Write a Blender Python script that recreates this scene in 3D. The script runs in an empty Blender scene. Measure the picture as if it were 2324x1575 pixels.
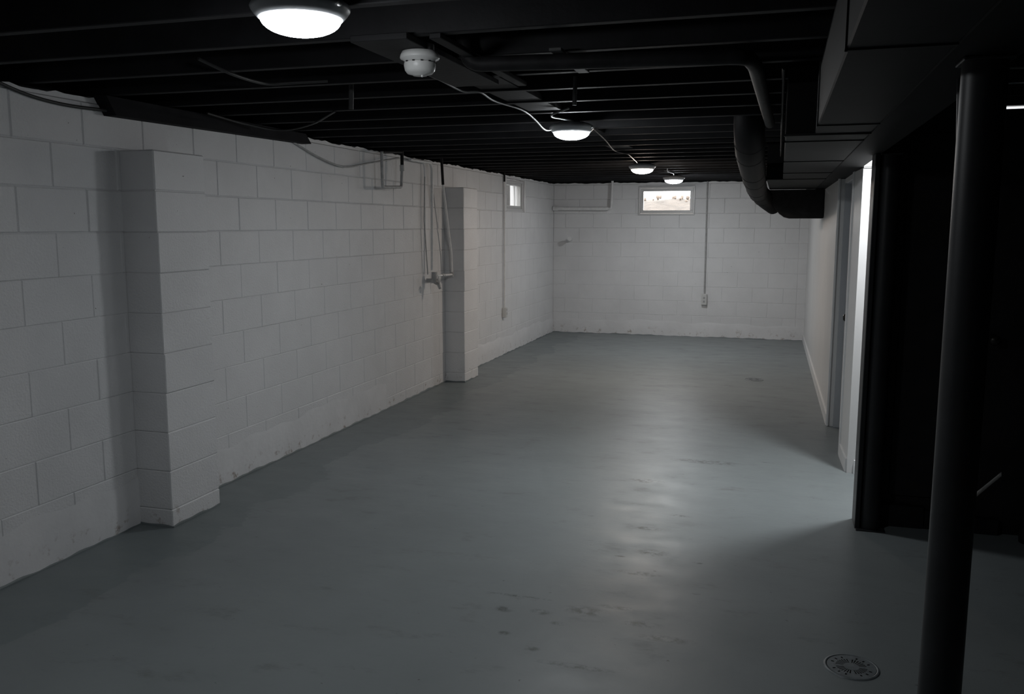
import bpy, bmesh, math, random
from mathutils import Vector, Matrix
random.seed(7)
S = bpy.context.scene
COL = S.collection

# ------------------------------------------------------------------ camera
W, H = 2324, 1575
FPX, YAW, PITCH, ROLL, HC = 1979.2, .2953, .1384, .0008, 1.55
cy, sy, cp, sp = math.cos(YAW), math.sin(YAW), math.cos(PITCH), math.sin(PITCH)
Fv = Vector((-sy*cp, cy*cp, -sp)); Rv = Vector((cy, sy, 0)); Uv = Rv.cross(Fv)
R2 = Rv*math.cos(ROLL)+Uv*math.sin(ROLL); U2 = Uv*math.cos(ROLL)-Rv*math.sin(ROLL)
cd = bpy.data.cameras.new('camera'); cd.sensor_width = 36; cd.lens = FPX/W*36
cd.clip_start = .05; cd.clip_end = 200
cam = bpy.data.objects.new('camera', cd); COL.objects.link(cam)
M4 = Matrix((R2, U2, -Fv)).transposed().to_4x4(); M4.translation = (0, 0, HC)
cam.matrix_world = M4
S.camera = cam

# ------------------------------------------------------------------ world, exposure
wd = bpy.data.worlds.new('overcast_sky'); S.world = wd; wd.use_nodes = True
bg = wd.node_tree.nodes['Background']
bg.inputs[0].default_value = (1.0, .985, .97, 1); bg.inputs[1].default_value = 10.0
vs = S.view_settings
vs.view_transform = 'Standard'; vs.look = 'None'; vs.gamma = 1; vs.exposure = 0.0
vs.use_curve_mapping = False
LAMP = 75.0          # radiance of the lamp diffusers
COOL = (.93, .97, 1.0); WARM = (1.0, .86, .74)

# ------------------------------------------------------------------ helpers
class MB:
    def __init__(s): s.v = []; s.f = []; s.sm = []
    def add(s, vs, fs, smooth=False):
        o = len(s.v); s.v += [tuple(v) for v in vs]
        s.f += [tuple(i+o for i in f) for f in fs]; s.sm += [smooth]*len(fs); return s
    def box(s, a, b):
        x0, y0, z0 = a; x1, y1, z1 = b
        return s.add([(x0,y0,z0),(x1,y0,z0),(x1,y1,z0),(x0,y1,z0),(x0,y0,z1),(x1,y0,z1),(x1,y1,z1),(x0,y1,z1)],
            [(0,3,2,1),(4,5,6,7),(0,1,5,4),(1,2,6,5),(2,3,7,6),(3,0,4,7)])
    def bbox(s, a, b, r=.004):
        """box with chamfered edges"""
        bm = bmesh.new(); bmesh.ops.create_cube(bm, size=1)
        for v in bm.verts: v.co = Vector([(a[i]+b[i])/2+v.co[i]*(b[i]-a[i]) for i in range(3)])
        bmesh.ops.bevel(bm, geom=bm.edges[:], offset=r, segments=1, affect='EDGES')
        bm.verts.index_update()
        s.add([v.co for v in bm.verts], [[v.index for v in f.verts] for f in bm.faces]); bm.free(); return s
    def prism(s, pts, axis, a, b):
        """pts: 2-D outline; axis: 'x','y','z' extrusion axis from a to b"""
        def P(p, t):
            return {'x': (t,p[0],p[1]), 'y': (p[0],t,p[1]), 'z': (p[0],p[1],t)}[axis]
        n = len(pts)
        s.add([P(p,a) for p in pts]+[P(p,b) for p in pts],
              [tuple(range(n)), tuple(range(2*n-1,n-1,-1))]+[(i,n+i,n+(i+1)%n,(i+1)%n) for i in range(n)])
        return s
    def tube(s, path, r, n=10, caps=True):
        path = [Vector(p) for p in path]; rs = r if isinstance(r, (list, tuple)) else [r]*len(path)
        rings = []; up = None
        for i, p in enumerate(path):
            t = (path[min(i+1,len(path)-1)]-path[max(i-1,0)]).normalized()
            if up is None:
                up = Vector((0,0,1)) if abs(t.z) < .9 else Vector((1,0,0))
            up = (up-t*up.dot(t)).normalized(); sd = t.cross(up)
            rings.append([p+(up*math.cos(2*math.pi*k/n)+sd*math.sin(2*math.pi*k/n))*rs[i] for k in range(n)])
        vs = [v for q in rings for v in q]; fs = []
        for i in range(len(path)-1):
            for k in range(n):
                fs.append((i*n+k, i*n+(k+1)%n, (i+1)*n+(k+1)%n, (i+1)*n+k))
        s.add(vs, fs, True)
        if caps:
            s.add(rings[0], [tuple(range(n))]); s.add(rings[-1], [tuple(range(n))[::-1]])
        return s
    def lathe(s, prof, c, n=40, smooth=True):
        vs = []; fs = []
        for r, z in prof:
            for k in range(n):
                a = 2*math.pi*k/n; vs.append((c[0]+r*math.cos(a), c[1]+r*math.sin(a), c[2]+z))
        for i in range(len(prof)-1):
            for k in range(n):
                fs.append((i*n+k, i*n+(k+1)%n, (i+1)*n+(k+1)%n, (i+1)*n+k))
        return s.add(vs, fs, smooth)
    def build(s, name, mat, parent=None, **tags):
        me = bpy.data.meshes.new(name); me.from_pydata(s.v, [], s.f)
        me.polygons.foreach_set('use_smooth', s.sm)
        bm = bmesh.new(); bm.from_mesh(me); bmesh.ops.recalc_face_normals(bm, faces=bm.faces[:]); bm.to_mesh(me); bm.free()
        me.materials.append(mat); me.update()
        return link(name, me, parent, **tags)
def link(name, data, parent=None, loc=None, **tags):
    o = bpy.data.objects.new(name, data); COL.objects.link(o)
    if parent: o.parent = parent; o.matrix_parent_inverse = Matrix.Translation(-parent.location)
    if loc is not None: o.location = loc
    for k, v in tags.items(): o[k] = v
    return o
def empty(name, loc=(0,0,0), **tags):
    return link(name, None, None, loc, **tags)
def smooth_path(pts, n=6):
    """Catmull-Rom through pts"""
    P = [Vector(p) for p in pts]; P = [2*P[0]-P[1]]+P+[2*P[-1]-P[-2]]; out = []
    for i in range(1, len(P)-2):
        for k in range(n):
            t = k/n; a, b, c, d = P[i-1], P[i], P[i+1], P[i+2]
            out.append(.5*((2*b)+(c-a)*t+(2*a-5*b+4*c-d)*t*t+(3*b-a-3*c+d)*t**3))
    return out+[P[-2]]
def bend(pts, r=.05, n=5):
    """polyline with rounded corners"""
    P = [Vector(p) for p in pts]; out = [P[0]]
    for i in range(1, len(P)-1):
        a = (P[i-1]-P[i]); b = (P[i+1]-P[i]); q = min(r, a.length*.45, b.length*.45)
        p0 = P[i]+a.normalized()*q; p2 = P[i]+b.normalized()*q
        for k in range(n+1):
            t = k/n; out.append(p0*(1-t)**2+P[i]*2*t*(1-t)+p2*t*t)
    return out+[P[-1]]

# ------------------------------------------------------------------ materials
def mat(name, col, rough=.5, metal=0, spec=.5, noise=None, bump=None, dirt=None, extra=None):
    """noise=(scale, amount) colour mottling; bump=(scale, strength, distance); dirt=(scale, lo, hi, factor)"""
    m = bpy.data.materials.new(name); m.use_nodes = True; nt = m.node_tree; N = nt.nodes; L = nt.links
    b = N['Principled BSDF']
    b.inputs['Base Color'].default_value = (*col, 1); b.inputs['Roughness'].default_value = rough
    b.inputs['Metallic'].default_value = metal; b.inputs['Specular IOR Level'].default_value = spec
    geo = N.new('ShaderNodeNewGeometry'); pos = geo.outputs['Position']
    cur = None
    def rgb(c): 
        r = N.new('ShaderNodeRGB'); r.outputs[0].default_value = (*c, 1); return r.outputs[0]
    def mixc(fac, a, bb, mode='MIX'):
        x = N.new('ShaderNodeMix'); x.data_type = 'RGBA'; x.blend_type = mode
        if isinstance(fac, float): x.inputs[0].default_value = fac
        else: L.new(fac, x.inputs[0])
        L.new(a, x.inputs[6]); L.new(bb, x.inputs[7]); return x.outputs[2]
    def nz(scale, detail=4, rough=.55):
        n = N.new('ShaderNodeTexNoise'); n.inputs['Scale'].default_value = scale
        n.inputs['Detail'].default_value = detail; n.inputs['Roughness'].default_value = rough
        L.new(pos, n.inputs['Vector']); return n.outputs['Fac']
    def ramp(src, a, bb):
        r = N.new('ShaderNodeMapRange'); r.interpolation_type = 'SMOOTHSTEP'
        r.inputs[1].default_value = a; r.inputs[2].default_value = bb; L.new(src, r.inputs[0]); return r.outputs[0]
    cur = rgb(col)
    if noise:
        a = noise[1]; f = ramp(nz(noise[0]), .3, .7)
        cur = mixc(f, rgb([c*(1-a) for c in col]), rgb([min(1, c*(1+a)) for c in col]))
    if dirt:
        f = ramp(nz(dirt[0], 6, .65), dirt[1], dirt[2])
        cur = mixc(f, cur, rgb([c*dirt[3] for c in col]))
    if extra: cur = extra(N, L, pos, cur, rgb, mixc, nz, ramp, b)
    L.new(cur, b.inputs['Base Color'])
    if bump:
        bp = N.new('ShaderNodeBump'); bp.inputs['Strength'].default_value = bump[1]; bp.inputs['Distance'].default_value = bump[2]
        L.new(nz(bump[0], 5, .6), bp.inputs['Height']); L.new(bp.outputs[0], b.inputs['Normal'])
    return m

def paint_extra(N, L, pos, cur, rgb, mixc, nz, ramp, b):
    # small chips and scuffs, and grime low down on the wall in patches
    sep = N.new('ShaderNodeSeparateXYZ'); L.new(pos, sep.inputs[0])
    low = ramp(sep.outputs['Z'], .16, .0)
    g = ramp(nz(14, 6, .7), .54, .70)
    mu = N.new('ShaderNodeMath'); mu.operation = 'MULTIPLY'; L.new(low, mu.inputs[0]); L.new(g, mu.inputs[1])
    cur = mixc(mu.outputs[0], cur, rgb((.30, .24, .20)))
    ch = ramp(nz(38, 2, .5), .775, .80)
    return mixc(ch, cur, rgb((.12, .11, .10)))
M_BLOCK = mat('painted_block', (.79, .79, .80), .42, spec=.45, noise=(3.0, .03), bump=(95, .55, .006), extra=paint_extra)
M_MORTAR = mat('painted_mortar', (.70, .70, .71), .55, noise=(9, .06), bump=(60, .3, .004))
M_PARGE = mat('painted_parging', (.78, .78, .79), .45, noise=(4, .04), bump=(18, .3, .008), extra=paint_extra)
M_DRY = mat('painted_drywall', (.67, .665, .66), .40, noise=(2.5, .02), bump=(30, .08, .002))
M_HALL = mat('drywall_lightened_as_lit', (.84, .84, .83), .4, noise=(2.5, .02))  # drywall copy with stronger lamp light put into its colour
M_TRIM = mat('white_trim_paint', (.74, .74, .74), .35, noise=(6, .03))
M_DOOR = mat('grey_white_door_paint', (.43, .445, .465), .38, noise=(5, .03))
M_BLACK = mat('black_timber_paint', (.0105, .0105, .012), .65, spec=.25, noise=(7, .25), bump=(45, .3, .004))
M_SUB = mat('black_subfloor_paint', (.010, .010, .012), .8, spec=.2, noise=(5, .3))
M_DUCT = mat('black_sheet_metal', (.010, .010, .011), .62, spec=.14, noise=(3, .12), bump=(6, .12, .01))
M_PIPEB = mat('black_pipe_paint', (.016, .016, .017), .6, spec=.2, noise=(12, .3), bump=(50, .3, .004))
M_POST = mat('black_steel_gloss', (.019, .020, .022), .45, spec=.4, noise=(10, .15))
M_GIRD = mat('black_girder_paint', (.005, .005, .006), .7, spec=.15, noise=(6, .3))
M_BWALL = mat('black_panel_paint', (.012, .011, .012), .6, spec=.3, noise=(6, .3))
M_PIPE = mat('white_painted_pipe', (.80, .80, .80), .4, noise=(20, .06))
M_PIPEG = mat('grey_painted_pipe', (.42, .42, .42), .45, noise=(25, .15))
M_CABLE = mat('pale_cable_sheath', (.24, .24, .235), .5)
M_CABLEB = mat('dark_cable_sheath', (.035, .035, .035), .5)
M_RIM = mat('satin_grey_rim', (.50, .52, .54), .35)
M_PLASTIC = mat('white_plastic', (.66, .66, .65), .38, noise=(30, .02))
M_DARK = mat('dark_void', (.008, .008, .008), .8)
M_VINYL = mat('white_vinyl', (.62, .62, .62), .35)
M_IRON = mat('painted_grate', (.17, .19, .20), .42, noise=(40, .15))
M_BRASS = mat('dark_bronze', (.03, .028, .025), .35, metal=.6)
M_LATH = mat('grey_lath', (.07, .07, .07), .6, noise=(20, .2))
M_EARTH = mat('dry_tan_earth', (.062, .051, .043), .9, noise=(5, .22), bump=(12, .6, .05))
M_STONE = mat('pale_stones', (.16, .13, .11), .9, noise=(18, .3))
M_WELL = mat('weathered_concrete', (.05, .048, .047), .9, noise=(7, .15), bump=(25, .5, .01))

SPOTS = [(-.69,3.3,.10,.05),(-.77,3.16,.035,.02),(-.81,2.93,.03,.02),(-.99,3.36,.16,.012),(-.52,4.02,.09,.05),
         (-.86,3.24,.05,.03),(-.57,3.37,.10,.02),(-.64,2.85,.16,.02),(-.66,3.93,.03,.012),(-.30,3.95,.03,.012),(-.28,3.60,.025,.01),(-.91,4.46,.02,.012),(-.35,3.15,.12,.03),(-.95,3.02,.03,.02),(-1.02,3.22,.05,.03),(-.60,4.35,.10,.03),(-.45,4.6,.06,.02),(-.40,5.75,.25,.06),(-.72,5.2,.12,.05),(-.55,3.75,.12,.03),(-.01,5.85,.05,.012),(-.45,3.25,.08,.03)]
def floor_extra(N, L, pos, cur, rgb, mixc, nz, ramp, b):
    sep = N.new('ShaderNodeSeparateXYZ'); L.new(pos, sep.inputs[0])
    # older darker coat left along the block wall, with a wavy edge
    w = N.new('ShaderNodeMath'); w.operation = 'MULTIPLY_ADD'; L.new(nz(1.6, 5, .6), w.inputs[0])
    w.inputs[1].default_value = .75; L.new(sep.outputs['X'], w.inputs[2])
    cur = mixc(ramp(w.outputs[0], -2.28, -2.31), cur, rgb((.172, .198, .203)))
    # worn mottling and scuffs
    st = N.new('ShaderNodeMapping'); st.inputs['Scale'].default_value = (1, 1.9, 1); L.new(pos, st.inputs[0])
    n = N.new('ShaderNodeTexNoise'); n.inputs['Scale'].default_value = 3.2; n.inputs['Detail'].default_value = 8
    n.inputs['Roughness'].default_value = .68; L.new(st.outputs[0], n.inputs['Vector'])
    cur = mixc(ramp(n.outputs['Fac'], .56, .76), cur, rgb((.155, .165, .165)))
    n2 = N.new('ShaderNodeTexNoise'); n2.inputs['Scale'].default_value = 26; n2.inputs['Detail'].default_value = 3
    L.new(st.outputs[0], n2.inputs['Vector'])
    cur = mixc(ramp(n2.outputs['Fac'], .72, .76), cur, rgb((.11, .115, .115)))
    acc = None
    for (x, y, rx, ry) in SPOTS:
        mp = N.new('ShaderNodeMapping'); mp.inputs['Location'].default_value = (-x/rx, -y/ry, 0)
        mp.inputs['Scale'].default_value = (1/rx, 1/ry, 0); L.new(pos, mp.inputs[0])
        ln = N.new('ShaderNodeVectorMath'); ln.operation = 'LENGTH'; L.new(mp.outputs[0], ln.inputs[0])
        r = ramp(ln.outputs['Value'], 1.2, .3)
        if acc is None: acc = r
        else:
            mx = N.new('ShaderNodeMath'); mx.operation = 'MAXIMUM'; L.new(acc, mx.inputs[0]); L.new(r, mx.inputs[1]); acc = mx.outputs[0]
    mu = N.new('ShaderNodeMath'); mu.operation = 'MULTIPLY'; L.new(acc, mu.inputs[0]); L.new(ramp(nz(22, 5, .7), .40, .62), mu.inputs[1])
    cur = mixc(mu.outputs[0], cur, rgb((.09, .10, .10)))
    rr = N.new('ShaderNodeMapRange'); rr.inputs[1].default_value = .3; rr.inputs[2].default_value = .7
    rr.inputs[3].default_value = .36; rr.inputs[4].default_value = .50; L.new(n.outputs['Fac'], rr.inputs[0]); L.new(rr.outputs[0], b.inputs['Roughness'])
    return cur
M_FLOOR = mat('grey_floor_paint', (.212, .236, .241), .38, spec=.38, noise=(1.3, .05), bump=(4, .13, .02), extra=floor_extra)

def emis(name, col, s):
    m = bpy.data.materials.new(name); m.use_nodes = True; N = m.node_tree.nodes
    b = N['Principled BSDF']; b.inputs['Base Color'].default_value = (.8, .8, .8, 1); b.inputs['Roughness'].default_value = .4
    n = m.node_tree.nodes.new('ShaderNodeTexNoise')
    b.inputs['Emission Color'].default_value = (*col, 1); b.inputs['Emission Strength'].default_value = s
    return m
M_LAMP1 = emis('lit_cool_diffuser_dim', COOL, LAMP*1.02)
M_LAMPC = emis('lit_cool_diffuser', COOL, LAMP*1.52)
M_LAMP4 = emis('lit_cool_diffuser_bright', COOL, LAMP*1.8)
M_LAMPW = emis('lit_warm_diffuser', WARM, LAMP*1.95)
M_LAMPH = emis('lit_hall_diffuser', (.95, .98, 1.0), LAMP*4.7)
def glass():
    m = bpy.data.materials.new('window_glass'); m.use_nodes = True; nt = m.node_tree; N = nt.nodes
    out = N['Material Output']; N.remove(N['Principled BSDF'])
    t = N.new('ShaderNodeBsdfTransparent'); t.inputs[0].default_value = (.94, .95, .95, 1)
    g = N.new('ShaderNodeBsdfGlossy'); g.inputs['Roughness'].default_value = .04
    lw = N.new('ShaderNodeLayerWeight'); lw.inputs[0].default_value = .5
    pw = N.new('ShaderNodeMath'); pw.operation = 'POWER'; pw.inputs[1].default_value = 5; nt.links.new(lw.outputs['Facing'], pw.inputs[0])
    f = N.new('ShaderNodeMath'); f.operation = 'MULTIPLY_ADD'; f.inputs[1].default_value = .9; f.inputs[2].default_value = .04; nt.links.new(pw.outputs[0], f.inputs[0]); mx = N.new('ShaderNodeMixShader')
    nt.links.new(f.outputs[0], mx.inputs[0]); nt.links.new(t.outputs[0], mx.inputs[1]); nt.links.new(g.outputs[0], mx.inputs[2])
    nt.links.new(mx.outputs[0], out.inputs[0]); return m
M_GLASS = glass()

# ------------------------------------------------------------------ room dimensions
XL, YB, ZJ = -3.143, 12.40, 2.16           # left wall face, far wall face, underside of joists
C = .2032; Z0 = 1.922                      # course height, top of course 1
YF, XR = -1.6, 3.3                         # wall behind the camera, far right wall
ST = dict(kind='structure')

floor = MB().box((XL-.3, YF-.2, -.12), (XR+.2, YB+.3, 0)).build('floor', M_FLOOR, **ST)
ceiling = MB().box((XL-.3, YF-.2, ZJ+.19), (XR+.2, YB+.3, ZJ+.23)).build('ceiling', M_SUB, **ST)

# ------------------------------------------------------------------ block walls
_blk = {}
def block_mesh(w, h, d, bv):
    key = (round(w, 3), round(h, 3), round(d, 4), round(bv, 4))
    if key in _blk: return _blk[key]
    g = .0006; a, b2, c, e = g, w-g, g, h-g
    v = [(a,0,c),(b2,0,c),(b2,0,e),(a,0,e),(a+bv,-d,c+bv),(b2-bv,-d,c+bv),(b2-bv,-d,e-bv),(a+bv,-d,e-bv)]
    me = bpy.data.meshes.new('block'); me.from_pydata(v, [], [(4,5,6,7),(0,1,5,4),(1,2,6,5),(2,3,7,6),(3,0,4,7)])
    me.materials.append(M_BLOCK); me.update(); _blk[key] = me; return me
def lay(parent, frame, u0, u1, phase_even, phase_odd, openings, ds=1.0):
    """frame(u,z,depth)->location and rotation; blocks between u0 and u1 minus openings (u0,u1,z0,z1)"""
    for j in range(11):
        zb, zt = max(0, Z0-C*j), Z0-C*(j-1)
        ph = phase_even if j % 2 == 0 else phase_odd
        k = math.floor((u0-ph)/(2*C)); edges = [u0]
        while True:
            k += 1; u = ph+k*2*C
            if u >= u1-.03: break
            if u > u0+.03: edges.append(u)
        edges.append(u1)
        for a, b in zip(edges, edges[1:]):
            segs = [(a, b)]
            for (oa, ob, oza, ozb) in openings:
                if ozb <= zb+.02 or oza >= zt-.02: continue
                ns = []
                for (p, q) in segs:
                    if ob <= p or oa >= q: ns.append((p, q)); continue
                    if oa-p > .03: ns.append((p, oa))
                    if q-ob > .03: ns.append((ob, q))
                segs = ns
            for p, q in segs:
                strong = j <= 3
                d = .0075 if j <= 2 else (.0052 if j == 3 else .0038); bv = (.0058 if j <= 2 else .0042) if strong else .0036
                me = block_mesh(q-p, zt-zb, d*ds, bv*ds)
                o = link('block', me, parent); frame(o, p, zb, random.uniform(-.0008, .0008))

# left wall
WIN_L = (10.11, 10.92, Z0-C, 2.118)
PIL = [(3.645, 4.045), (8.055, 8.455)]
def slab_with_hole(mb, axis, a0, a1, u0, u1, z0, z1, op):
    ou0, ou1, oz0, oz1 = op
    for (p, q, r, s_) in ((u0, ou0, z0, z1), (ou1, u1, z0, z1), (ou0, ou1, z0, oz0), (ou0, ou1, oz1, z1)):
        if axis == 'x': mb.box((a0, p, r), (a1, q, s_))
        else: mb.box((p, a0, r), (q, a1, s_))
    return mb
BK = XL-.006
wl = slab_with_hole(MB(), 'x', BK-.2, BK, YF, YB+.2, 0, 2.14, WIN_L).build('wall_left', M_MORTAR, **ST)
def fr_left(o, u, z, j): o.location = (BK+j, u, z); o.rotation_euler = (0, 0, math.pi/2)
lay(wl, fr_left, 1.62, YB, 4.637, 4.437, [WIN_L]+[(a+.012, b-.012, 0, Z0-.01) for a, b in PIL])
def ribbon(mb, frame, u0, u1, fz, t, step=.06):
    """thin coat on a wall from the floor to fz(u), feathered out at its top"""
    n = max(2, int((u1-u0)/step)); vs = []; fs = []
    for i in range(n+1):
        u = u0+(u1-u0)*i/n; z = fz(u)
        vs += [frame(u, -.002, t), frame(u, z*.86, t), frame(u, z, .0002)]
    for i in range(n):
        for k in range(2): a = i*3+k; fs.append((a, a+3, a+4, a+1))
    return mb.add(vs, fs, True)
def wob(a, seed, amp, *fr):
    ph = [random.Random(seed+k).uniform(0, 6.3) for k in range(len(fr))]
    return lambda u: a+amp*sum(math.sin(u*f+p) for f, p in zip(fr, ph))/len(fr)
fl = lambda u, z, t: (XL-.0005+t, u, z)
for (a, b, hh, t) in ((1.62, 3.645, .245, .004), (4.045, 6.66, .235, .004), (8.455, 12.38, .22, .006)):
    ribbon(MB(), fl, a, b, wob(hh, int(a*10), .03, 3.1, 7.7, 17), t).build('parging', M_PARGE, wl)
# uneven mortar bed along the top of the wall, under the joists
def topbed(u0, u1, fr, parent, seed):
    w = wob(2.145, seed, .012, 9, 23, 51); n = int((u1-u0)/.05); vs = []; fs = []
    for i in range(n+1):
        u = u0+(u1-u0)*i/n; vs += [fr(u, 2.124, .0), fr(u, w(u), .0), fr(u, w(u)+.004, -.05)]
    for i in range(n):
        for k in range(2): a = i*3+k; fs.append((a, a+3, a+4, a+1))
    MB().add(vs, fs).build('mortar_bed', M_PARGE, parent)
topbed(1.62, YB, lambda u, z, t: (XL-.002+t, u, z), wl, 3)
# pilasters: one block per course, standing .20 m proud of the wall
def pilaster(y0, y1):
    xf = XL+.203
    p = MB().box((XL-.004, y0+.006, 0), (xf-.006, y1-.006, Z0-.008)).build('pilaster', M_MORTAR, wl)
    for j in range(1, 11):
        zb, zt = max(0, Z0-C*j), Z0-C*(j-1)-.004*(j == 1)
        dx = random.uniform(-.002, .002); dy = random.uniform(-.002, .002)
        MB().bbox((XL-.003, y0+dy, zb+.001), (xf+dx, y1+dy, zt-.001), .004 if j > 1 else .007).build('block', M_BLOCK, p)
for a, b in PIL: pilaster(a, b)

# far wall
WIN_B = (-1.905, -1.145, 1.705, 2.085)
wb = slab_with_hole(MB(), 'y', YB+.005, YB+.206, XL-.2, XR, 0, 2.14, WIN_B).build('wall_back', M_MORTAR, **ST)
def fr_back(o, u, z, j): o.location = (u, YB+.005+j, z)
lay(wb, fr_back, XL, .255, -2.968, -2.765, [WIN_B], 1.0)
lay(wb, fr_back, .255, .50, -2.968, -2.765, [], 1.0)
fb = lambda u, z, t: (u, YB+.0005-t, z)
ribbon(MB(), fb, XL, .38, wob(.20, 77, .03, 2.1, 5.7, 13), .005).build('parging', M_PARGE, wb)
topbed(XL, .4, lambda u, z, t: (u, YB+.002-t, z), wb, 9)
# ragged line of floor paint at the foot of the walls
def paint_edge(frame, u0, u1, seed, t):
    w = wob(.008, seed, .009, 4.3, 13, 37)
    ribbon(MB(), frame, u0, u1, lambda u: max(.003, w(u)), t, .03).build('paint_edge', M_FLOOR, floor)
for a, b in ((1.62, 3.645), (4.045, 8.055), (8.455, 12.39)): paint_edge(fl, a, b, int(a*7), .0085)
paint_edge(fb, XL, .38, 5, .008)
for a, b in PIL:
    paint_edge(lambda u, z, t: (XL+.2045+t, u, z), a, b, int(a*3), .002)
    paint_edge(lambda u, z, t, y=a: (u, y-.0025-t, z), XL, XL+.205, int(a*5), .002)

# ------------------------------------------------------------------ walls out of view that close the space
MB().box((XL-.2, YF-.15, 0), (XR, YF, ZJ+.2)).build('wall_front', M_MORTAR, **ST)
MB().box((XR, YF-.15, 0), (XR+.15, YB+.2, ZJ+.2)).build('wall_far_right', M_BWALL, **ST)

# ------------------------------------------------------------------ right-hand partition, hall and doorway
def skew(mb, pts, z0, z1): return mb.prism(pts, 'z', z0, z1)
HZ = 1.90
# long run of drywall from the doorway to the far wall, slightly out of square
wr = MB()
skew(wr, [(.418, 7.10), (.53, 7.10), (.53, YB), (.368, YB)], 0, HZ-.002)
skew(wr, [(.468, 5.75), (.55, 5.75), (.55, 6.20), (.454, 6.20)], 0, HZ-.002)           # short return by the hall
wr.box((.456, 6.20, 1.865), (.54, 7.10, HZ-.002))                                 # over the door
wr = wr.build('wall_right', M_DRY, **ST)
# baseboards
bb = MB(); skew(bb, [(.404, 7.13), (.418, 7.13), (.368, YB-.01), (.354, YB-.01)], 0, .085)
bb.build('baseboard_right', M_TRIM, **ST)
bb = MB(); skew(bb, [(.456, 5.77), (.469, 5.77), (.456, 6.17), (.444, 6.17)], 0, .085)
bb.build('baseboard_return', M_TRIM, **ST)
# door in the partition
dr = MB().box((.500, 6.225, .012), (.535, 7.065, 1.86)).build('door_1', M_DOOR, **ST)
for (a, b, c_, d_) in ((6.32, 6.60, 1.02, 1.72), (6.69, 6.97, 1.02, 1.72), (6.32, 6.60, .20, .86), (6.69, 6.97, .20, .86)):
    MB().bbox((.494, a, c_), (.502, b, d_), .004).build('door_panel', M_DOOR, dr)
kn = MB().lathe([(.0, 0), (.026, .002), (.026, .008), (.010, .012), (.010, .03), (.022, .038), (.026, .05), (.018, .062), (.0, .064)], (0, 0, 0), 16)
kn.v = [(.500-z, 6.62+.0+x-.30, .93+y) for x, y, z in kn.v]
kn.build('door_knob', M_BRASS, dr)
MB().box((.458, 7.066, 0), (.545, 7.10, 1.90)).box((.470, 6.20, 0), (.545, 6.222, 1.90)).box((.470, 6.222, 1.862), (.545, 7.066, 1.90)).build('door_jamb', M_DOOR, dr)
cs = MB().bbox((.408, 7.085, 0), (.424, 7.14, 1.92), .003)
cs.build('door_casing', M_TRIM, dr)
MB().bbox((.444, 6.17, 0), (.458, 6.225, 1.90), .003).build('door_casing', M_TRIM, dr)

# hall behind the black enclosure: white end wall, side wall and lid
wh = MB().box((.55, 5.75, 0), (2.2, 5.86, ZJ+.19)).box((.468, 5.752, HZ+.006), (.55, 5.86, ZJ+.19)).build('wall_hall_end', M_HALL, **ST)
MB().box((.506, 5.735, 0), (.98, 5.75, .085)).build('baseboard_hall', M_TRIM, **ST)
MB().box((.47, 5.742, HZ-.004), (2.1, 5.751, HZ+.002)).build('seam', M_PIPEG, wh)
MB().box((.98, 5.55, 0), (2.1, 5.75, ZJ+.12)).build('wall_hall_added', M_HALL, **ST)  # added white wall, gives the raking gap a bright surface behind it
MB().box((.468, 4.86, ZJ), (.478, 5.75, ZJ+.19)).build('added_blocking', M_BLACK, ceiling)  # added unseen board, keeps hall lamp light out of the joist bays
MB().box((2.1, 4.86, 0), (2.2, 5.75, ZJ+.19)).build('wall_hall_side', M_HALL, **ST)
MB().box((.48, 4.78, ZJ+.12), (2.2, 5.75, ZJ+.15)).build('ceiling_hall', M_HALL, **ST)
# black stair enclosure, with a raking gap low down and a slit at its head
YE = 4.80
sl = lambda x: .310+(x-1.119)*1.075
en = MB()
x0, x1, xe = .47, 1.119, XR
en.prism([(x0, 0), (.823, 0), (.823, -.0), (x1, sl(x1)+.012), (x1, 2.105), (x0, 2.105)], 'y', YE, YE+.05)
en.prism([(.85, 0), (x1, 0), (x1, sl(x1)-.012)], 'y', YE, YE+.05)
en.prism([(x1, 0), (xe, 0), (xe, 2.105), (x1, 2.105)], 'y', YE-.004, YE+.05)
en.prism([(x0, 2.105), (.985, 2.105), (.985, ZJ+.19), (x0, ZJ+.19)], 'y', YE, YE+.05)
en.prism([(.985, 2.121), (xe, 2.121), (xe, ZJ+.19), (.985, ZJ+.19)], 'y', YE, YE+.05)
en = en.build('wall_enclosure', M_BWALL, **ST)
for (a, b, z1, yy) in ((.555, .77, .114, .045), (.772, 1.005, .098, .04), (1.007, 1.116, .080, .04)):
    MB().bbox((a, YE-yy, 0), (b, YE-.0005, z1), .003).build('kick_board', M_BLACK, en)
MB().bbox((.60, YE-.012, .16), (.985, YE-.0005, 2.0), .003).build('panel', M_BWALL, en)
k2 = MB().lathe([(.0, 0), (.028, .002), (.028, .008), (.011, .012), (.011, .03), (.023, .038), (.027, .05), (.018, .062), (.0, .064)], (0, 0, 0), 20)
k2.v = [(1.033+x, YE-.001-z, .993+y) for x, y, z in k2.v]
k2.build('door_knob', M_BRASS, en)
MB().bbox((.432, 4.66, 0), (.456, 4.83, HZ), .003).build('trim_1', M_POST, **ST)

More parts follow.
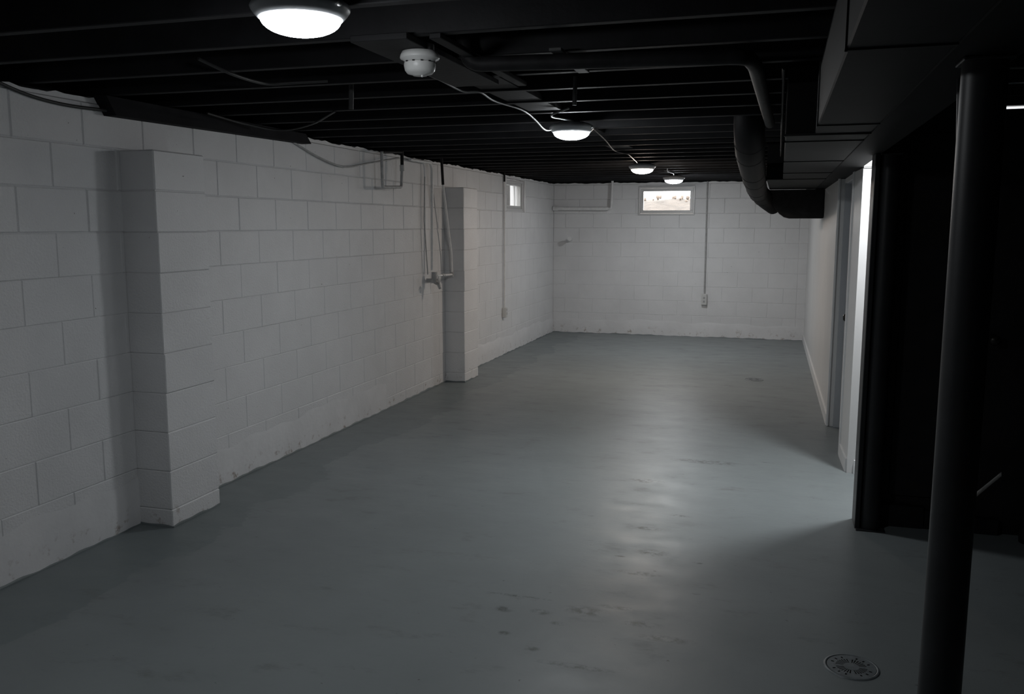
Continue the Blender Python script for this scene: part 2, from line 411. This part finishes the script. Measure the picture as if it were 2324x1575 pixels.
# ------------------------------------------------------------------ joists, girder and boards (parts of the ceiling)
jm = MB().bbox((XL-.15, -.02, 0), (XR, .02, .19), .003)
j0 = jm.build('joist', M_BLACK, ceiling); j0.location = (0, 2.325-.4064*9, ZJ)
for k in range(1, 34):
    y = 2.325+.4064*(k-9)
    if y > YB-.05: break
    link('joist', j0.data, ceiling, (0, y, ZJ+random.uniform(-.002, .002)))
MB().bbox((.315, YF, HZ), (.465, YB, ZJ-.001), .004).build('girder', M_GIRD, None, label='long black timber girder carried on the steel posts beside the duct', category='beam')
MB().box((XL-.19, YF, 2.135), (XL-.15, YB+.2, ZJ+.19)).build('rim_board', M_BLACK, ceiling)
MB().box((XL-.19, YB+.09, 2.135), (XR+.1, YB+.13, ZJ+.19)).build('rim_board', M_BLACK, ceiling)
# black timber let into the head of the left wall
MB().prism([(3.50, 2.158), (3.56, 2.072), (5.40, 2.098), (5.33, 2.158)], 'x', XL-.01, XL+.075).build('ledger_board', M_SUB, wl)
# running board that carries the smoke alarm
MB().bbox((-1.36, 2.66, ZJ-.022), (-1.16, 3.62, ZJ-.0005), .002).build('running_board', M_BLACK, ceiling)
MB().bbox((-1.10, 2.70, ZJ-.018), (-1.06, 3.70, ZJ-.0005), .002).build('running_board', M_BLACK, ceiling)
for k in (4, 5, 6, 9, 12):
    y = 2.325+.4064*(k-1)
    MB().box((-1.34, y+.021, ZJ+.01), (-1.16, y+.385, ZJ+.04)).build('added_blocking', M_BLACK, ceiling)  # added pieces standing in for lamp-lit patches of joist face
MB().bbox((-.79, 3.03, ZJ-.012), (-.745, 3.50, ZJ-.001), .002).build('lath_strip', M_LATH, ceiling)
MB().tube([(-1.94, 3.80, ZJ+.05), (-1.95, 3.81, 2.09)], .012, 8).build('hanger_bolt', M_LATH, ceiling)
MB().tube([(-.90, 3.93, ZJ+.05), (-.905, 3.935, 2.085)], .010, 8).build('hanger_bolt', M_LATH, ceiling)

# ------------------------------------------------------------------ windows
def frame_rect(mb, axis, a0, a1, u0, u1, z0, z1, t):
    for (p, q, r, s_) in ((u0, u1, z0, z0+t), (u0, u1, z1-t, z1), (u0, u0+t, z0+t, z1-t), (u1-t, u1, z0+t, z1-t)):
        if axis == 'y': mb.bbox((p, a0, r), (q, a1, s_), .003)
        else: mb.bbox((a0, p, r), (a1, q, s_), .003)
    return mb
w1 = frame_rect(MB(), 'y', YB-.022, YB+.10, -1.915, -1.135, 1.695, 2.092, .024).build('window_1', M_VINYL, **ST)
frame_rect(MB(), 'y', YB+.005, YB+.06, -1.888, -1.162, 1.722, 2.065, .040).build('sash', M_VINYL, w1)
MB().box((-1.848, YB+.03, 1.762), (-1.202, YB+.036, 2.025)).build('pane', M_GLASS, w1)
w2 = frame_rect(MB(), 'x', XL-.085, XL-.028, 10.13, 10.905, 1.735, 2.105, .026).build('window_2', M_VINYL, **ST)
frame_rect(MB(), 'x', XL-.105, XL-.045, 10.156, 10.879, 1.761, 2.079, .034).build('sash', M_VINYL, w2)
MB().box((XL-.078, 10.19, 1.795), (XL-.072, 10.845, 2.045)).build('pane', M_GLASS, w2)
MB().bbox((XL-.12, 10.775, 1.795), (XL-.10, 10.80, 2.045), .002).build('mullion', M_VINYL, w2)
# reveal and sloped sill of the left window
MB().prism([(XL-.2, 1.735), (XL-.03, 1.735), (XL+.001, 1.655), (XL-.02, 1.60), (XL-.2, 1.60)], 'y', 10.09, 10.92).build('sill', M_PARGE, w2)
MB().box((XL-.2, 10.912, 1.66), (XL-.003, 10.955, 2.117)).build('reveal', M_PARGE, w2)

# ------------------------------------------------------------------ outdoors
g = MB(); n = 40
def gy(i): return 12.62+i*.45
vs = []; fs = []
for i in range(28):
    for k in range(n+1):
        x = -12+k*.55; y = gy(i); d = y-12.62
        z = 1.55+min(.13, d*.05)+.42*(1/(1+math.exp(-(d-5.0)*2.2)))+.03*math.sin(x*2.1+y)+.02*math.sin(x*5.3-y*2)
        vs.append((x, y, z))
for i in range(27):
    for k in range(n): a = i*(n+1)+k; fs.append((a, a+1, a+n+2, a+n+1))
g.add(vs, fs, True).build('ground_outside', M_EARTH, **ST)
st = MB(); rd = random.Random(4)
def lump(mb, c, r):
    bm = bmesh.new(); bmesh.ops.create_icosphere(bm, subdivisions=1, radius=1)
    q = [rd.uniform(.6, 1.3) for _ in range(3)]
    mb.add([(c[0]+v.co.x*r*q[0], c[1]+v.co.y*r*q[1], c[2]+v.co.z*r*q[2]) for v in bm.verts], [[v.index for v in f.verts] for f in bm.faces]); bm.free()
for _ in range(70):
    lump(st, (rd.uniform(-4.3, -.6), rd.uniform(18.2, 18.9), 2.10+rd.uniform(-.06, .05)), rd.uniform(.02, .06))
for _ in range(60):
    lump(st, (rd.uniform(-2.1, -1.0), rd.uniform(12.75, 13.4), 1.585+(0)*rd.random()+rd.uniform(0, .03)), rd.uniform(.015, .035))
st.build('loose_stones', M_STONE, None, kind='stuff', label='loose pale stones and clods scattered on the tan bank outside', category='stones')
# concrete light well outside the left window
wlw = MB().box((XL-1.05, 9.3, 1.2), (XL-.95, 12.0, 2.25)).box((XL-.95, 11.9, 1.2), (XL-.21, 12.0, 2.25)).box((XL-.95, 9.3, 1.2), (XL-.21, 9.4, 2.25)).box((XL-1.05, 9.3, 1.15), (XL-.21, 12.0, 1.25))
wlw.build('wall_light_well', M_WELL, **ST)

# ------------------------------------------------------------------ ceiling lights
lrim = [(.0, .028), (.085, .028), (.112, .020), (.128, .008), (.132, .0), (.130, -.006), (.122, -.017), (.112, -.027), (.106, -.031), (.104, -.028)]
ldome = [(.1055, -.027)]+[(.1055*math.cos(t), -.029-.042*math.sin(t)) for t in [math.pi/2*k/9 for k in range(10)]]
def ceiling_light(loc, lampmat, label, group='dome lights along the joists', ZJ=2.16):
    r = empty('ceiling_light', loc, label=label, category='ceiling light', group=group)
    MB().lathe(lrim, loc, 48).build('rim', M_RIM, r)
    MB().lathe(ldome, loc, 48).build('diffuser', lampmat, r)
    MB().lathe([(.0, ZJ-loc[2]-.001), (.052, ZJ-loc[2]-.001), (.052, .027), (.0, .027)], loc, 12, False).build('junction_box', M_BLACK, r)
    sx = loc[0]+.131
    MB().lathe([(.0, -.014), (.006, -.012), (.007, -.006), (.0, 0)], (sx, loc[1]-.03, loc[2]+.004), 10).build('rim_screw', M_PLASTIC, r)
    return r
ceiling_light((-1.245, 2.155, 2.122), M_LAMP1, 'lit dome ceiling light hung before the smoke alarm, no cable showing')
ceiling_light((-1.197, 5.135, 2.120), M_LAMPC, 'lit dome ceiling light with a white cable drooping beside its rim')
ceiling_light((-1.306, 8.650, 2.120), M_LAMPW, 'lit dome ceiling light giving a warmer yellowish light than the rest')
ceiling_light((-1.247, 10.80, 2.120), M_LAMP4, 'cool lit dome ceiling light right above the bright window of the far wall')
ceiling_light((.80, 5.20, 2.235), M_LAMPH, 'lit dome ceiling light in the hall behind the black enclosure', 'dome light in the hall', 2.279)

# ------------------------------------------------------------------ smoke alarm
sc = (-1.20, 2.86, 2.112)
sa = empty('smoke_alarm', sc, label='white round smoke alarm on a board under the black joists', category='smoke alarm')
MB().lathe([(.0, .024), (.060, .024), (.066, .012), (.0675, .004), (.066, .0), (.0555, -.004), (.0545, -.010), (.0, -.010)], sc, 40).build('base', M_PLASTIC, sa)
MB().lathe([(.0535, -.012), (.0545, -.022), (.051, -.038), (.043, -.048), (.026, -.052), (.024, -.0545), (.0, -.0555)], sc, 40).build('cover', M_PLASTIC, sa)
for k in range(12):
    a = math.pi*2*k/12
    MB().box((-.004, -.0015, -.0135), (.004, .0015, -.0095)).build('vent', M_DARK, sa)
    o = sa.children[-1] if False else bpy.context.scene.collection.objects[-1]
    o.location = (sc[0]+.0548*math.cos(a), sc[1]+.0548*math.sin(a), sc[2]); o.rotation_euler = (0, 0, a+math.pi/2)
MB().lathe([(.0, -.062), (.004, -.060), (.0045, -.054), (.0, -.052)], (sc[0]+.012, sc[1]-.01, sc[2]), 10).build('test_button', M_PLASTIC, sa)
MB().lathe([(.0, .0475), (.05, .0475), (.05, .024), (.0, .024)], sc, 16, False).build('mounting_box', M_LATH, sa)

# ------------------------------------------------------------------ ducts
D = empty('air_duct', (0.2, 5.0, HZ), label='black rectangular sheet metal air duct running beside the girder', category='duct')
ZD = HZ-.002
MB().bbox((.113, YF+.02, ZD), (.3145, 3.62, 2.112), .004).build('trunk', M_DUCT, D)
MB().bbox((.006, 3.62, ZD), (.3145, 6.98, ZJ-.002), .004).build('trunk', M_DUCT, D)
MB().bbox((-.112, 6.985, ZD), (.3145, 8.98, ZJ-.002), .004).build('trunk', M_DUCT, D)
for (xa, y, zt) in ((.113, 1.915, 2.112), (.113, 3.30, 2.112), (.006, 3.90, ZJ-.01), (.006, 5.10, ZJ-.01), (.006, 6.2, ZJ-.01)):
    MB().box((xa-.004, y-.006, ZD-.004), (.3145, y+.006, ZD+.001)).box((xa-.004, y-.006, ZD-.004), (xa+.001, y+.006, zt)).build('seam', M_DARK, D)
MB().box((.001, 3.60, ZD-.006), (.3145, 3.63, ZD+.002)).build('drive_cleat', M_DARK, D)
MB().box((-.116, 6.975, ZD-.005), (.3145, 6.99, ZD+.002)).build('drive_cleat', M_DARK, D)
# drop box at the end with a rounded lower corner
bx = [(.392, 1.895), (.392, 1.622), (.085, 1.622), (.035, 1.634), (-.012, 1.668), (-.055, 1.72), (-.105, 1.80), (-.112, 1.895)]
MB().prism(bx, 'y', 8.985, 9.45).build('drop_box', M_PIPEB, D)
# round branch pipe from the joist bay, back along the joists and down into the box
path = smooth_path([(-.192, 5.30, ZJ+.15), (-.192, 5.33, 2.13), (-.193, 5.50, 2.035), (-.197, 5.90, 1.985), (-.205, 7.0, 1.925), (-.212, 8.15, 1.885), (-.205, 8.72, 1.862), (-.15, 9.05, 1.81), (-.06, 9.20, 1.745)], 6)
RD = MB().tube(path, .088, 20).build('branch_pipe', M_DUCT, D, label='round branch pipe with elbows')
for i in (11, 16, 22, 25, 30, 36, 40):
    a, b = path[i], path[i+1]; t = (b-a).normalized()*.006
    MB().tube([a-t, a, a+t], [.0885, .0915, .0885], 20, False).build('seam_ring', M_DARK if i < 25 else M_PIPEB, RD)

# ------------------------------------------------------------------ pipes under the joists
o = MB().tube(bend([(-1.12, 3.05, ZJ+.16), (-1.10, 3.05, 2.122), (-.13, 3.17, 2.12), (-.108, 3.35, 2.118), (-.075, 5.1, 2.105)], .06), .027, 12)
o.build('drain_pipe', M_PIPEB, None, label='black wrapped pipe crossing under the joists and turning along the duct', category='pipe')
o = MB().tube([(0-.01, 3.62, 2.15), (-.012, 6.9, 2.06)], .007, 8)
o.build('gas_tube', M_PIPEB, None, label='thin black tube running along the edge of the wide duct', category='pipe')

# ------------------------------------------------------------------ posts
def post(x, y, r, top, label):
    p = empty('support_post', (x, y, 0), label=label, category='post', group='black steel posts under the girder')
    MB().tube([(x, y, .006), (x, y, top-.008)], r, 28).build('shaft', M_POST, p)
    MB().bbox((x-.05, y-.05, top-.008), (x+.05, y+.05, top-.0005), .002).build('top_plate', M_POST, p)
    MB().bbox((x-.07, y-.07, 0.0005), (x+.07, y+.07, .0065), .002).build('base_plate', M_POST, p)
    return p
post(.402, 2.12, .0455, HZ, 'black round steel post standing by itself in front of the dark enclosure')
post(.505, 4.70, .050, HZ, 'black round steel post at the corner of the stair enclosure beside the lit hall')
MB().tube([(.398, 2.36, HZ-.003), (.402, 2.34, 1.75), (.392, 2.27, .9), (.376, 2.20, .0)], .0095, 10).build('conduit', M_POST, None, label='thin black conduit rising just behind the free-standing steel post', category='conduit')
# standpipe with hub at the foot of the enclosure
sp_ = empty('standpipe', (1.245, 4.70, 0), label='black standpipe with a wide hub on the floor by the enclosure', category='pipe')
MB().tube([(1.245, 4.70, .11), (1.245, 4.70, 2.0)], .03, 16).build('pipe', M_PIPEB, sp_)
MB().lathe([(.0, .0), (.05, .0), (.052, .03), (.046, .045), (.046, .10), (.034, .12), (.0, .12)], (1.245, 4.70, .0005), 24).build('hub', M_PIPEB, sp_)

# ------------------------------------------------------------------ pipes and conduits on the left wall
XP = XL+.10
lp = empty('pipe_loop', (XP, 6.64, 1.84), label='painted pipe loop hanging from the joists before the left wall', category='pipe')
MB().tube(bend([(XP, 6.45, 2.13), (XP, 6.455, 1.852), (XP, 6.82, 1.868), (XP, 6.84, 2.03)], .02), .0125, 10).build('pipe', M_PIPEG, lp)
MB().tube([(XP, 6.84, 2.03), (XP, 6.845, 2.17)], .0145, 10).tube([(XP, 6.845, 2.155), (XP, 6.44, 2.125)], .011, 8).build('upper_pipe', M_PIPEB, lp)
MB().tube([(XP, 6.84, 2.00), (XP, 6.84, 2.05)], .019, 10).build('coupling', M_PIPEG, lp)
dp = MB().tube(bend([(XL+.06, 7.10, 2.115), (XL+.06, 7.565, 2.118), (XL+.06, 7.60, 2.06), (XL+.06, 7.575, 1.135)], .06), .0135, 10)
dp = dp.build('drop_conduit', M_PIPE, None, label='white conduit bent down the block wall to the tap', category='conduit')
MB().tube([(XL+.03, 7.50, 1.99), (XL+.03, 7.47, 1.60), (XL+.035, 7.53, 1.10)], .006, 8).build('thin_tube', M_PIPEG, None, label='thin grey tube running down beside the white conduit', category='pipe')
wt = empty('water_tap', (XL+.09, 7.56, 1.07), label='small painted hose tap with a handwheel fed by a slanting pipe', category='tap')
MB().tube([(XL+.093, 7.76, 2.17), (XL+.093, 7.79, 1.93)], .0135, 10).build('feed_pipe_head', M_PIPEB, wt)
MB().tube(bend([(XL+.093, 7.79, 1.93), (XL+.093, 7.99, 1.30), (XL+.093, 8.01, 1.075), (XL+.093, 7.62, 1.083)], .02), .0105, 10).build('feed_pipe', M_PIPE, wt)
MB().tube([(XL+.093, 8.01, 1.10), (XL+.093, 8.01, 1.055)], .017, 10).build('elbow', M_PIPEG, wt)
MB().tube([(XL+.093, 7.80, 1.079), (XL+.093, 7.74, 1.080)], .016, 10).build('elbow', M_PIPEG, wt)
MB().tube([(XL+.085, 7.57, 1.12), (XL+.085, 7.565, 1.02)], .028, 12).tube([(XL+.01, 7.56, 1.045), (XL+.085, 7.56, 1.045)], .016, 10).build('valve_body', M_PIPEG, wt)
MB().tube([(XL+.085, 7.565, 1.03), (XL+.125, 7.57, 1.01), (XL+.14, 7.575, .965)], [.017, .018, .014], 10).build('spout', M_PIPEG, wt)
hw = MB().lathe([(.0, -.03), (.006, -.03), (.006, -.004), (.030, -.005), (.033, .0), (.030, .005), (.0, .005)], (0, 0, 0), 16)
hw.v = [(XL+.145+z*.8, 7.535+x, 1.052+y) for x, y, z in hw.v]
hw.build('handwheel', M_PIPEG, wt)

def outlet(axis, p, z0, z1, label, wall):
    r = empty('outlet_box', (p[0], p[1], z0), label=label, category='outlet', group='outlets fed by conduits')
    if axis == 'x':
        MB().bbox((XL, p[1]-.035, z0), (XL+.045, p[1]+.035, z1), .004).build('box', M_PLASTIC, r)
        MB().bbox((XL+.045, p[1]-.030, z0+.006), (XL+.049, p[1]+.030, z1-.006), .0015).build('cover_plate', M_PLASTIC, r)
        for dz in (.035, .08): MB().box((XL+.0485, p[1]-.012, z0+dz), (XL+.0505, p[1]+.012, z0+dz+.028)).build('socket', M_PIPEG, r)
        MB().tube([(XL+.018, p[1], z1), (XL+.018, p[1], ZJ-.02)], .0115, 10).build('conduit', M_PIPE, r)
        MB().tube([(XL+.018, p[1], ZJ-.10), (XL+.018, p[1], ZJ+.01)], .0125, 10).build('conduit_head', M_PIPEB, r)
    else:
        MB().bbox((p[0]-.038, YB-.045, z0), (p[0]+.038, YB, z1), .004).build('box', M_PLASTIC, r)
        MB().bbox((p[0]-.032, YB-.049, z0+.006), (p[0]+.032, YB-.045, z1-.006), .0015).build('cover_plate', M_PLASTIC, r)
        for dz in (.035, .085): MB().box((p[0]-.013, YB-.0505, z0+dz), (p[0]+.013, YB-.0485, z0+dz+.030)).build('socket', M_PIPEG, r)
        MB().tube([(p[0], YB-.018, z1), (p[0]-.004, YB-.018, ZJ-.01)], .0105, 10).build('conduit', M_PIPEG, r)
outlet('x', (XL, 9.96), .455, .575, 'white outlet box below a conduit on the left wall next to the window', wl)
outlet('y', (-.968, YB), .455, .61, 'white outlet box below a long conduit on the far wall', wb)

# pipes on the far wall
YP = YB-.08
bp_ = empty('wall_pipe', (-2.7, YP, 1.79), label='white horizontal pipe on the far wall turning up to the joists', category='pipe')
MB().tube([(-3.09, YP, 1.795), (-2.33, YP, 1.788)], .026, 14).build('pipe', M_PIPE, bp_)
MB().tube([(-3.13, YP, 1.795), (-3.06, YP, 1.795)], .033, 14).build('end_fitting', M_PIPE, bp_)
MB().tube(bend([(-2.35, YP, 1.788), (-2.285, YP, 1.788), (-2.275, YP, ZJ+.02)], .03), .017, 12).build('riser', M_PIPE, bp_)
ps = empty('pipe_stub', (-2.875, YB, 1.355), label='short white capped pipe stub sticking out of the far wall', category='pipe')
MB().tube([(-2.875, YB, 1.35), (-2.868, YB-.13, 1.362)], .022, 14).build('pipe', M_PIPE, ps)
MB().tube([(-2.868, YB-.125, 1.362), (-2.866, YB-.16, 1.364)], .031, 14).build('cap', M_PIPE, ps)

# ------------------------------------------------------------------ cables
def cable(pts, r, m, label):
    MB().tube(smooth_path(pts, 6), r, 8).build('cable', m, None, label=label, category='cable')
zc = 2.146
cable([(-1.25, 2.95, 2.13), (-1.36, 3.30, zc), (-1.37, 3.50, zc), (-1.375, 3.77, zc-.004), (-1.32, 3.84, zc), (-1.345, 4.13, zc), (-1.31, 4.48, zc), (-1.33, 4.80, 2.135), (-1.335, 5.02, 2.105), (-1.31, 5.07, 2.104), (-1.27, 5.10, 2.13)], .0048, M_CABLE, 'pale cable running along the joists from the smoke alarm and drooping at a light')
cable([(-1.10, 4.66, ZJ+.01), (-1.19, 4.68, zc), (-1.215, 4.74, 2.138), (-1.20, 4.90, 2.146), (-1.17, 5.06, 2.150)], .0055, M_CABLE, 'short looped pale cable entering the top of a dome light')
cable([(-1.12, 5.25, 2.15), (-1.20, 6.19, zc), (-1.29, 7.0, zc), (-1.28, 7.30, zc), (-1.25, 7.45, zc), (-1.27, 7.75, zc), (-1.34, 8.62, 2.147)], .0045, M_CABLEB, 'cable run along the joists ending at the warm light')
cable([(-1.19, 9.7, ZJ+.01), (-1.215, 9.9, zc), (-1.20, 10.3, zc), (-1.24, 10.72, 2.149)], .0055, M_CABLE, 'short cable above the light by the far window')
cable([(-2.15, 2.95, ZJ+.02), (-2.105, 3.08, zc), (-2.11, 3.25, zc-.004), (-2.10, 3.36, zc), (-2.03, 3.42, ZJ-.004), (-1.9, 3.5, ZJ+.01)], .007, M_CABLEB, 'dark cable bowed between two joists over the first pilaster')
cable([(-3.02, 4.20, ZJ-.003), (-3.00, 4.50, 2.135), (-2.88, 4.72, 2.115), (-2.62, 4.62, 2.130), (-2.31, 4.33, ZJ-.003)], .006, M_CABLEB, 'dark cable sagging below the joists above the ledger board')
cable([(XL+.012, 5.27, 2.10), (XL+.02, 5.62, 2.02), (XL+.03, 5.96, 1.982), (XL+.04, 6.35, 2.035), (XL+.09, 6.80, 2.105)], .0065, M_PIPEG, 'thin cable sagging across the left wall to the pipe loop')
cable([(XL+.015, 2.90, 2.15), (XL+.012, 3.10, 2.108), (XL+.012, 3.30, 2.092), (XL+.02, 3.50, 2.095), (XL+.05, 3.62, 2.10)], .008, M_CABLEB, 'dark cable sagging along the wall top into the ledger board')

# ------------------------------------------------------------------ floor drains
def drain(x, y, R, label):
    r = empty('floor_drain', (x, y, 0), label=label, category='floor drain', group='round floor drains')
    MB().lathe([(.0, .0006), (R, .0006)], (x, y, 0), 40, False).build('sump', M_DARK, r)
    MB().lathe([(R*.955, .0006), (R*.955, .004), (R*1.0, .005), (R*1.06, .003), (R*1.08, .0002)], (x, y, 0), 40).build('rim', M_IRON, r)
    gr = MB(); n = 64; rr = [0, R*.30, R*.42, R*.60, R*.68, R*.80, R*.935]; z = .0035
    for i in range(6):
        for k in range(n):
            if i in (1, 2, 4) and (k % 16) in (2, 4, 6, 8, 10, 12, 14) and not (i == 4 and k % 4): continue
            if i in (1, 2) and k % 16 in (2, 4, 6, 8, 10, 12, 14): continue
            a, b = 2*math.pi*k/n, 2*math.pi*(k+1)/n
            q = [(x+rr[i]*math.cos(a), y+rr[i]*math.sin(a), z), (x+rr[i+1]*math.cos(a), y+rr[i+1]*math.sin(a), z),
                 (x+rr[i+1]*math.cos(b), y+rr[i+1]*math.sin(b), z), (x+rr[i]*math.cos(b), y+rr[i]*math.sin(b), z)]
            gr.add(q if i else q[:3], [(0,1,2,3)] if i else [(0,1,2)])
    gr.build('grate', M_IRON, r)
drain(.306, 3.13, .088, 'round slotted floor drain near the free-standing black post')
drain(-.188, 9.07, .088, 'round slotted floor drain out beyond the white door')
